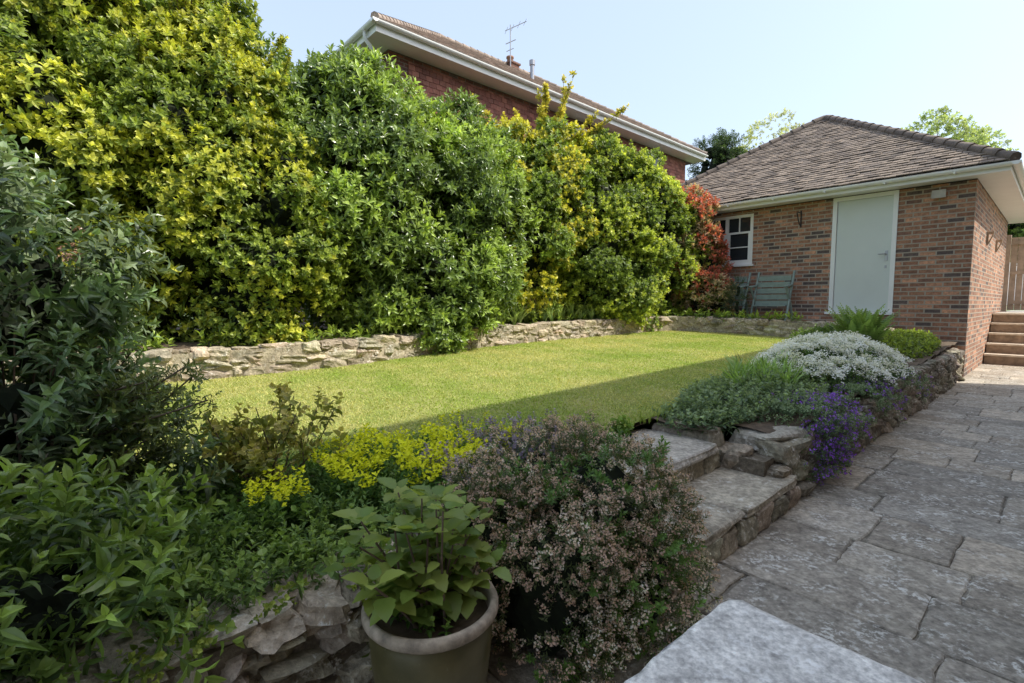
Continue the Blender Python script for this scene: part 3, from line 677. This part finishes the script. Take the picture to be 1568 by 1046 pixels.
ix=rng.choice(np.where(SP[:,2]>3.6)[0],16); whips(mb,SP[ix],UP+rng.normal(0,.4,(16,3)),rng.uniform(.25,.6,16),ros,.12,(.18,.25,.04),(.46,.52,.10))
mb.build('pittosporum_shrub',LM)
mb=MB()
lE=[(4.0,10.80,1.9,.44,.40,.95),(3.85,10.9,2.9,.42,.38,.70),(4.15,10.6,1.35,.38,.34,.45)]
SP,SN=foliage(mb,lE,.16,18,26,rosn,.12,(.17,.13,.05),(.50,.13,.10),old2=(.16,.22,.05),new2=(.58,.42,.30),zmin=.8,inner=20)
mb.build('photinia_shrub',LM)
mb=MB(); T=[straps(16,1,.07,i,.6) for i in range(3)]
P=[];ii=rng.integers(130,200,70)
for i in ii: P.append((WL[i][0]-.12+rng.normal(0,.08),WL[i][1]+.16+rng.normal(0,.08),tz(WL[i])))
inst(mb,T,P,UP+rng.normal(0,.15,(70,3)),rng.uniform(.25,.5,70),(.12,.19,.05),(.34,.45,.17)); 
ii=rng.integers(60,300,260); P=np.array([(WL[i][0]-.08+rng.normal(0,.08),WL[i][1]+.16+rng.normal(0,.09),tz(WL[i])+.03) for i in ii])
inst(mb,rosn,P,UP+rng.normal(0,.5,(260,3)),rng.uniform(.10,.2,260),(.11,.18,.03),(.32,.42,.07)); mb.build('bank_perennials',LM)

def tree(name,base,h,lobes,scale,old,new,dens=1.2,per=26,subr=.6,core=False,tp=ros):
    mb=MB(); b_=np.array(base,float)
    pts=[b_+np.array([.15*math.sin(t*3),.1*math.sin(t*5),t*h*.75]) for t in np.linspace(0,1,7)]; tube(mb,pts,.26,.06,8,(1,1,1),2)
    for L in lobes:
        for _ in range(6):
            st=pts[random.randint(3,6)]; en=np.array(L[:3])+nrm(rng.normal(0,1,3))*np.array(L[3:6])*rng.uniform(.5,1.05)
            tube(mb,[st,(st+en)/2+rng.normal(0,.15,3),en],.055,.012,5,(1,1,1),2,False)
    foliage(mb,lobes,subr,dens,per,tp,scale,old,new,zmin=1,cull=False,core=core)
    mb.build(name,LM)
tree('ash_tree',(21.2,25,0),9.8,[(20.6,25,8.9,1.5,1.4,1.3),(22.3,25.3,8.2,1.5,1.4,1.2),(19.2,25,7.9,1.0,1.1,1.2)],.22,(.26,.32,.14),(.48,.54,.26),1.8,22,.45)
tree('birch_tree',(11.6,22,0),8.9,[(11.3,22,7.8,1.0,1.0,1.1),(12.4,22.3,7.4,1.0,1,1.2),(10.4,22,7.0,.7,.8,.9)],.16,(.40,.42,.26),(.60,.62,.40),1.8,20,.4)
tree('yew_tree',(8.5,20.6,0),7.2,[(8.3,20.5,5.9,.75,.75,1.7),(9.1,20.6,5.6,.7,.7,1.5)],.26,(.03,.06,.02),(.07,.11,.04),3,34,.4,True,lance)
tree('beech_tree',(17.2,15.8,0),5,[(17.3,15.8,4.0,1.3,1.3,1.2),(18.6,16.4,3.6,1.5,1.4,1.3)],.22,(.09,.15,.04),(.22,.31,.07),3,34,.4,True)

# ---- left foreground shrub
mb=MB()
lL=[(-1.98,1.85,1.22,.34,.38,.42),(-1.92,1.68,.78,.38,.38,.42),(-2.3,1.7,.9,.4,.5,.6),(-1.58,1.75,.52,.27,.3,.20)]
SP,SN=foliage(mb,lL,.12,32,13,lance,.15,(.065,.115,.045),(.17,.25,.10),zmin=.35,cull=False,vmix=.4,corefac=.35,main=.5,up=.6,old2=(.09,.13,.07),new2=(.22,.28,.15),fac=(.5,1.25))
for k in range(14):
    a=rng.uniform(0,6.28); e_=np.array([-1.95+.35*math.cos(a),1.78+.3*math.sin(a),rng.uniform(.9,1.4)]); tube(mb,[(-1.8+.1*math.cos(a),1.75+.1*math.sin(a),.4),(e_+np.array([-1.8,1.75,.6]))/2,e_],.006,.002,5,(1,1,1),2,False)
ix=rng.choice(np.where(SP[:,2]>.7)[0],40); whips(mb,SP[ix],UP*.8+SN[ix]*.6,rng.uniform(.12,.28,40),lance,.12,(.09,.13,.05),(.23,.29,.13),r=.003,den=5)
bs=[(-1.5,1.75,.50+.035*i) for i in range(12)]
whips(mb,bs,[(1,.15*rng.normal(),.2+.5*rng.random()) for _ in bs],rng.uniform(.2,.40,12),lance,.10,(.12,.15,.05),(.24,.28,.10),r=.004,den=4)
P=SP[rng.choice(np.where(SP[:,2]>1.0)[0],40)]; inst(mb,[tiny(2,.2,.3,14,.14,i,.3,.6) for i in range(2)],P+UP*.08,UP+rng.normal(0,.3,(40,3)),rng.uniform(.06,.10,40),(.12,.09,.05),(.34,.20,.15))
mb.build('viburnum_shrub',GM)
mb=MB()
SP,SN=foliage(mb,[(-1.17,1.12,.46,.22,.2,.2),(-1.20,1.38,.48,.2,.2,.14),(-1.35,1.05,.42,.25,.2,.25)],.10,44,11,lance,.14,(.09,.16,.035),(.28,.39,.08),zmin=.12,cull=False,corefac=.35,main=.55,up=.5,fac=(.5,1.2))
mb.build('penstemon_plant',GM)
mb=MB(); bc=np.array([-1.02,2.05,.40])
for k in range(26):
    a=rng.uniform(0,6.28); r_=rng.uniform(.05,.34); tip=bc+np.array([r_*math.cos(a),r_*math.sin(a),rng.uniform(.18,.44)])
    m_=(bc+tip)/2+rng.normal(0,.03,3); tube(mb,[bc+rng.normal(0,.02,3),m_,tip],.005,.002,4,(1,1,1),2,False)
    t=rng.uniform(.35,1,7)[:,None]; P=m_*(1-t)+tip*t; inst(mb,ovate,P,nrm(rng.normal(0,.7,(7,3))+UP*.6),rng.uniform(.05,.10,7),(.24,.27,.07),(.48,.42,.14))
mb.build('peony_plant',LM)

# ---- bed ground cover (near)
mb=MB(); n=6400
ss=rng.uniform(-11.8,-9.0,n); ll=-.36-rng.random(n)*1.5; P=np.array([W(a_,b_) for a_,b_ in zip(ss,ll)]); k=~inside(P,LP)&((ll<-.50)|(np.sin(ss*7)+np.sin(ss*17+1)>-.2)); P=P[k]; ll=ll[k]; n=len(P)
P[:,2]=np.maximum(zl(P[:,1])-.01,np.where(ll>-.56,.395,0))+.10*rng.random(n)*np.where(ll>-.56,.5,1)+.03*np.sin(P[:,0]*9)*np.sin(P[:,1]*7)
v=vary(P,2.0)[:,None]; o=np.array([.07,.14,.04])*(1-v)+np.array([.12,.19,.06])*v; w=np.array([.19,.32,.08])*(1-v)+np.array([.30,.38,.11])*v
inst(mb,ovate+lance,P,UP+rng.normal(0,.5,(n,3)),rng.uniform(.04,.09,n),o,w)
n=900; P=np.array([W(rng.uniform(-11.1,-9.4),-.28+rng.uniform(-.10,.02),0) for _ in range(n)]); dep=rng.random(n)**1.4*.32; P[:,2]=.43-dep
k=(np.sin(P[:,0]*14)+np.sin(P[:,0]*31+2))>.1+dep*2.2; P=P[k]; n=len(P)
inst(mb,ovate,P,nrm(N3*.8+UP*.4+rng.normal(0,.4,(n,3))),rng.uniform(.025,.055,n),(.13,.19,.035),(.33,.38,.08)); mb.build('ground_cover',LM)
ytp=[tiny(12,.20,.35,12,.085,i,.15,.85) for i in range(3)]
mb=MB()
def patch(c,rx,ry,n,z0,z1):
    a=rng.uniform(0,6.28,n); r_=np.sqrt(rng.random(n)); P=np.stack([c[0]+rx*r_*np.cos(a),c[1]+ry*r_*np.sin(a),rng.uniform(z0,z1,n)],1); return P
P=np.concatenate([patch((-.46,2.10),.34,.30,170,.38,.46),patch((-.10,2.4),.25,.2,40,.38,.45),patch((-.84,1.72),.09,.08,20,.38,.42)])
inst(mb,ytp,P,UP+rng.normal(0,.15,(len(P),3)),rng.uniform(.15,.21,len(P)),(.08,.16,.04),(.66,.68,.03))
P=np.concatenate([patch((-.46,2.10),.46,.40,620,.34,.43),patch((-.1,2.4),.3,.22,220,.36,.43)]); inst(mb,fine,P,UP+rng.normal(0,.25,(len(P),3)),rng.uniform(.10,.15,len(P)),(.07,.14,.045),(.20,.30,.10)); mb.build('yellow_euphorbia_flowers',[M_petal])
htp=[tiny(12,.30,.35,8,.13,i,.22,.75) for i in range(3)]; gtp=[tiny(18,.32,.4,1,.1,9+i) for i in range(2)]
mb=MB(); lm=[(.34,1.98,.29,.30,.32,.33),(.12,1.72,.22,.23,.26,.27),(.42,1.83,.20,.19,.24,.23),(.10,2.12,.34,.29,.3,.25),(-.08,1.85,.30,.18,.22,.22)]
foliage(mb,lm,.085,76,28,htp,.056,(.11,.145,.06),(.70,.56,.50),zmin=.02,cull=False,up=.35,vmix=.35,corefac=.6,main=.84,old2=(.13,.16,.075),new2=(.58,.42,.35))
foliage(mb,lm,.09,26,12,gtp,.070,(.12,.22,.05),(.19,.29,.07),zmin=.02,cull=False,core=False)
mb.build('heather_mound',LM)
ltp=[tiny(10,.16,.3,10,.07,i,.035,.78) for i in range(3)]
mb=MB(); P=np.concatenate([patch((.05,2.32),.30,.2,330,.43,.55),patch((-.2,2.02),.16,.16,130,.40,.50)])
inst(mb,ltp,P,UP+rng.normal(0,.2,(len(P),3)),rng.uniform(.10,.15,len(P)),(.17,.23,.16),(.33,.27,.36)); mb.build('lavender_plant',[M_petal])
# ---- potted hydrangea
pc=W(-10.25,-.09,0); E_=empty('potted_hydrangea',Vector(pc)); mb=MB()
lathe(mb,pc,[(.0,.002),(.125,.002),(.135,.02),(.15,.12),(.166,.25),(.172,.345),(.166,.352),(.168,.36)],64)
mb.build('pot',[M_pot],E_)
mb=MB(); lathe(mb,pc,[(.168,.362),(.182,.366),(.188,.374),(.188,.388),(.183,.397),(.174,.399),(.167,.396),(.164,.385),(.161,.33)],64); mb.build('pot_rim',[M_rim],E_)
mb=MB(); v_=[];k=40
for r_ in (0,.05,.1,.163):
    for j in range(k): v_.append((pc[0]+r_*math.cos(j*6.2832/k),pc[1]+r_*math.sin(j*6.2832/k),pc[2]+.338+rng.uniform(0,.014)))
mb.add(v_,[[i*k+j,i*k+(j+1)%k,(i+1)*k+(j+1)%k,(i+1)*k+j] for i in range(3) for j in range(k)],(1,1,1),0,None,True); mb.build('potting_soil',[M_soil],E_)
def bigleaf(seed):
    r=random.Random(seed); V=[];F=[];n=9
    for i in range(n+1):
        t=i/n; w=.36*math.sin(math.pi*t**.75)**.8*(1+.18*(i%2)); d=-.30*t*t; V+=[(-w,t,d+.12*w*2),(0,t,d),(w,t,d+.12*w*2)]
    for i in range(n):
        for j in (0,1): F+=[(3*i+j,3*i+j+1,3*i+j+4),(3*i+j,3*i+j+4,3*i+j+3)]
    return np.array(V),np.array(F)
mb=MB()
for k in range(34):
    a=rng.uniform(0,6.28); r0=rng.uniform(.0,.07); r1=rng.uniform(.04,.27); hh=rng.uniform(.03,.31)*(1.1-r1*1.3)
    p0=pc+np.array([r0*math.cos(a),r0*math.sin(a),.33]); p2=pc+np.array([r1*math.cos(a)-.04,r1*math.sin(a)+.02,.39+hh]); p1=(p0+p2)/2+np.array([*(rng.normal(0,.015,2)),.03])
    tube(mb,[p0,p1,p2],.0045,.0025,6,(1,1,1),2,False)
    for lev in range(4):
        t=.35+.65*lev/3; c=p0*(1-t)**2+2*p1*t*(1-t)+p2*t*t; az0=rng.uniform(0,3.14)
        for sd in range(2 if lev<3 else 4):
            az=az0+(math.pi if lev<3 else 1.57)*sd; el=math.radians(rng.uniform(-15,40)+(15 if lev==3 else 0)); L=rng.uniform(.040,.078)*(1.15-.25*t); v,f=bigleaf(k)
            q=rot_leaf(v*L,az,el,np.zeros(3)); yc=np.array([-math.sin(az)*math.cos(el),math.cos(az)*math.cos(el),math.sin(el)])*.015
            g=rng.random(); col=(np.array([.13,.22,.04])*(1-g)+np.array([.36,.42,.10])*g)*rng.uniform(.8,1.2); mb.add(c+yc+q,f,col,0,None,True)
P=patch(pc,.1,.1,30,.345,.37); inst(mb,ovate,P,UP+rng.normal(0,.4,(30,3)),rng.uniform(.03,.055,30),(.09,.18,.03),(.24,.34,.07))
mb.build('hydrangea_stems_leaves',LM,E_)
c=W(-8.62,-.62,.338); E2=empty('potted_seedling',Vector(c)); mb=MB(); lathe(mb,c,[(0,.001),(.045,.001),(.06,.11),(.066,.11),(.066,.128),(.058,.128),(.055,.1),(0,.1)],28); mb.build('pot',[M_blackpot],E2)
mb=MB(); P=patch(c,.035,.035,14,.44,.47); inst(mb,ovate,P,UP+rng.normal(0,.35,(14,3)),rng.uniform(.07,.12,14),(.08,.15,.03),(.20,.30,.06)); mb.build('seedling_leaves',LM,E2)

# ---- right-hand bed
def slpatch(s0,s1,l0,l1,n,z0,z1,mound=0):
    u=rng.uniform(-1,1,(n,2)); ok=(u**2).sum(1)<1; u=u[ok]; s=(s0+s1)/2+(s1-s0)/2*u[:,0]; l=(l0+l1)/2+(l1-l0)/2*u[:,1]
    P=np.array([W(a_,b_) for a_,b_ in zip(s,l)]); P[:,2]=zl(P[:,1])+rng.uniform(z0,z1,len(P))+mound*(1-(u**2).sum(1)); return P
mb=MB(); wt=[tiny(10,.22,.3,22,.11,i,.32,.8) for i in range(3)]
P=slpatch(-6.4,-3.8,-1.1,.0,1700,-.03,.03,.24); inst(mb,fine,P,UP+rng.normal(0,.4,(len(P),3)),rng.uniform(.10,.16,len(P)),(.06,.11,.035),(.14,.24,.06))
P=slpatch(-6.35,-3.9,-1.1,.02,1100,-.02,.05,.26); P=P[(vary(P,4)+.5*vary(P,9,1))>.58]; inst(mb,wt,P,UP+rng.normal(0,.4,(len(P),3)),rng.uniform(.13,.18,len(P)),(.07,.13,.04),(.9,.9,.9),0,.06); mb.build('white_candytuft',[M_petal])
mb=MB()
P=np.concatenate([slpatch(-7.8,-5.9,-1.0,-.15,1500,-.02,.07,.08),slpatch(-8.0,-7.3,-.9,-.35,300,-.03,.01,.03)]); inst(mb,fine+ovate,P,UP+rng.normal(0,.45,(len(P),3)),rng.uniform(.05,.11,len(P)),(.12,.18,.10),(.28,.36,.20))
mb.build('catmint_plant',LM)
mb=MB(); P=slpatch(-7.0,-6.0,-.9,-.4,80,0,.02); inst(mb,[straps(14,1,.09,i,.55) for i in range(3)],P,UP+rng.normal(0,.15,(len(P),3)),rng.uniform(.18,.36,len(P)),(.10,.19,.045),(.30,.44,.13)); mb.build('daylily_plant',LM)
mb=MB(); at=[tiny(8,.3,.4,5,.15,i,.22,.7) for i in range(3)]
n=2500; s=rng.uniform(-7.75,-4.3,n); dr=rng.random(n); l=-.35+.50*dr; P=np.array([W(a_,b_) for a_,b_ in zip(s,l)]); drop=np.clip((l-.0)/.15,0,1)
P[:,2]=.46-drop*rng.uniform(.05,.32,n)+.03*rng.random(n); k=(np.sin(s*5.2)+.6*np.sin(s*11))>-.6+drop*1.2; P=P[k]; dd=drop[k]; n=len(P)
pu=np.array([.33,.12,.70])
nc=np.where((rng.random(n)<.28+.25*np.sin(P[:,0]*6))[:,None],pu,np.array([.25,.32,.18]))
inst(mb,at,P,nrm(UP*(1.1-.7*dd)[:,None]+N3*(dd+.2)[:,None]+rng.normal(0,.35,(n,3))),rng.uniform(.05,.08,n),(.12,.18,.09),nc); 
n=620; P=np.array([W(-7.15+rng.normal(0,.18),.04+rng.uniform(-.13,.05)) for _ in range(n)]); P[:,2]=rng.uniform(.06,.45,n)
inst(mb,at,P,nrm(UP*.5+N3*.8+rng.normal(0,.4,(n,3))),rng.uniform(.05,.08,n),(.12,.18,.09),np.where((rng.random(n)<.6)[:,None],pu*.95,np.array([.20,.27,.15])))
mb.build('purple_aubrieta',[M_petal])
mb=MB(); P=slpatch(-3.9,-3.3,-.8,-.45,16,0,.05); inst(mb,[fern(10,i) for i in range(3)],P,UP+rng.normal(0,.06,(len(P),3)),rng.uniform(.52,.86,len(P)),(.09,.17,.04),(.21,.31,.09)); mb.build('fern',LM)
mb=MB(); P=slpatch(-4.0,-.2,-1.1,-.12,1300,-.02,.10,.10); inst(mb,ros+rosn,P,UP+rng.normal(0,.5,(len(P),3)),rng.uniform(.06,.12,len(P)),(.09,.15,.03),(.30,.38,.07)); mb.build('euonymus_plant',LM)
mb=MB(); P=slpatch(-2.9,-1.0,-1.9,-.9,520,-.02,.08,.12); inst(mb,ovate,P,UP+rng.normal(0,.5,(len(P),3)),rng.uniform(.08,.14,len(P)),(.06,.11,.03),(.15,.23,.06)); mb.build('geranium_plant',LM)
mb=MB(); foliage(mb,[(*W(-1.0,-3.32)[:2],1.12,.12,.12,.25),(*W(-1.0,-3.3)[:2],1.45,.10,.10,.18)],.07,60,9,fine,.11,(.05,.085,.045),(.11,.17,.08),zmin=.87,cull=False,corefac=.3,main=.3); mb.build('rosemary_shrub',LM)

# ================================================================ LIGHT / SKY / CAMERA
sx,sy=.974,-.225; el=math.radians(50); az=math.atan2(sx,sy)
w=bpy.data.worlds.new('World'); bpy.context.scene.world=w; w.use_nodes=True; nt=w.node_tree
bg=nt.nodes['Background']; sk=nt.nodes.new('ShaderNodeTexSky'); sk.sky_type='NISHITA'; sk.sun_disc=False; sk.sun_elevation=el; sk.sun_rotation=az
sk.air_density=1.0; sk.dust_density=3.0; sk.ozone_density=1.0
# constant pale colour added to the sky, whitening it and lifting the shade
lifted_sky=mixc(nt,'ADD',1.0,sk.outputs[0],(3.1,3.6,4.3))
nt.links.new(lifted_sky,bg.inputs[0]); bg.inputs[1].default_value=.15
sd=bpy.data.lights.new('sun','SUN'); sd.energy=5; sd.angle=math.radians(.5); sd.color=(1,.95,.85)
so=bpy.data.objects.new('sun',sd); bpy.context.scene.collection.objects.link(so); so.location=(10,-3,12)
d=Vector((sx*math.cos(el),sy*math.cos(el),math.sin(el))); so.rotation_euler=d.to_track_quat('Z','Y').to_euler()
cd=bpy.data.cameras.new('camera'); cd.lens=36*760/1568; cd.sensor_width=36; cd.clip_start=.02; cd.clip_end=1500
co=bpy.data.objects.new('camera',cd); bpy.context.scene.collection.objects.link(co); co.location=(0,0,1.22); co.rotation_euler=(math.radians(90-4.4),0,0)
sc=bpy.context.scene; sc.camera=co
sc.view_settings.view_transform='Standard'; sc.view_settings.look='None'; sc.view_settings.exposure=0
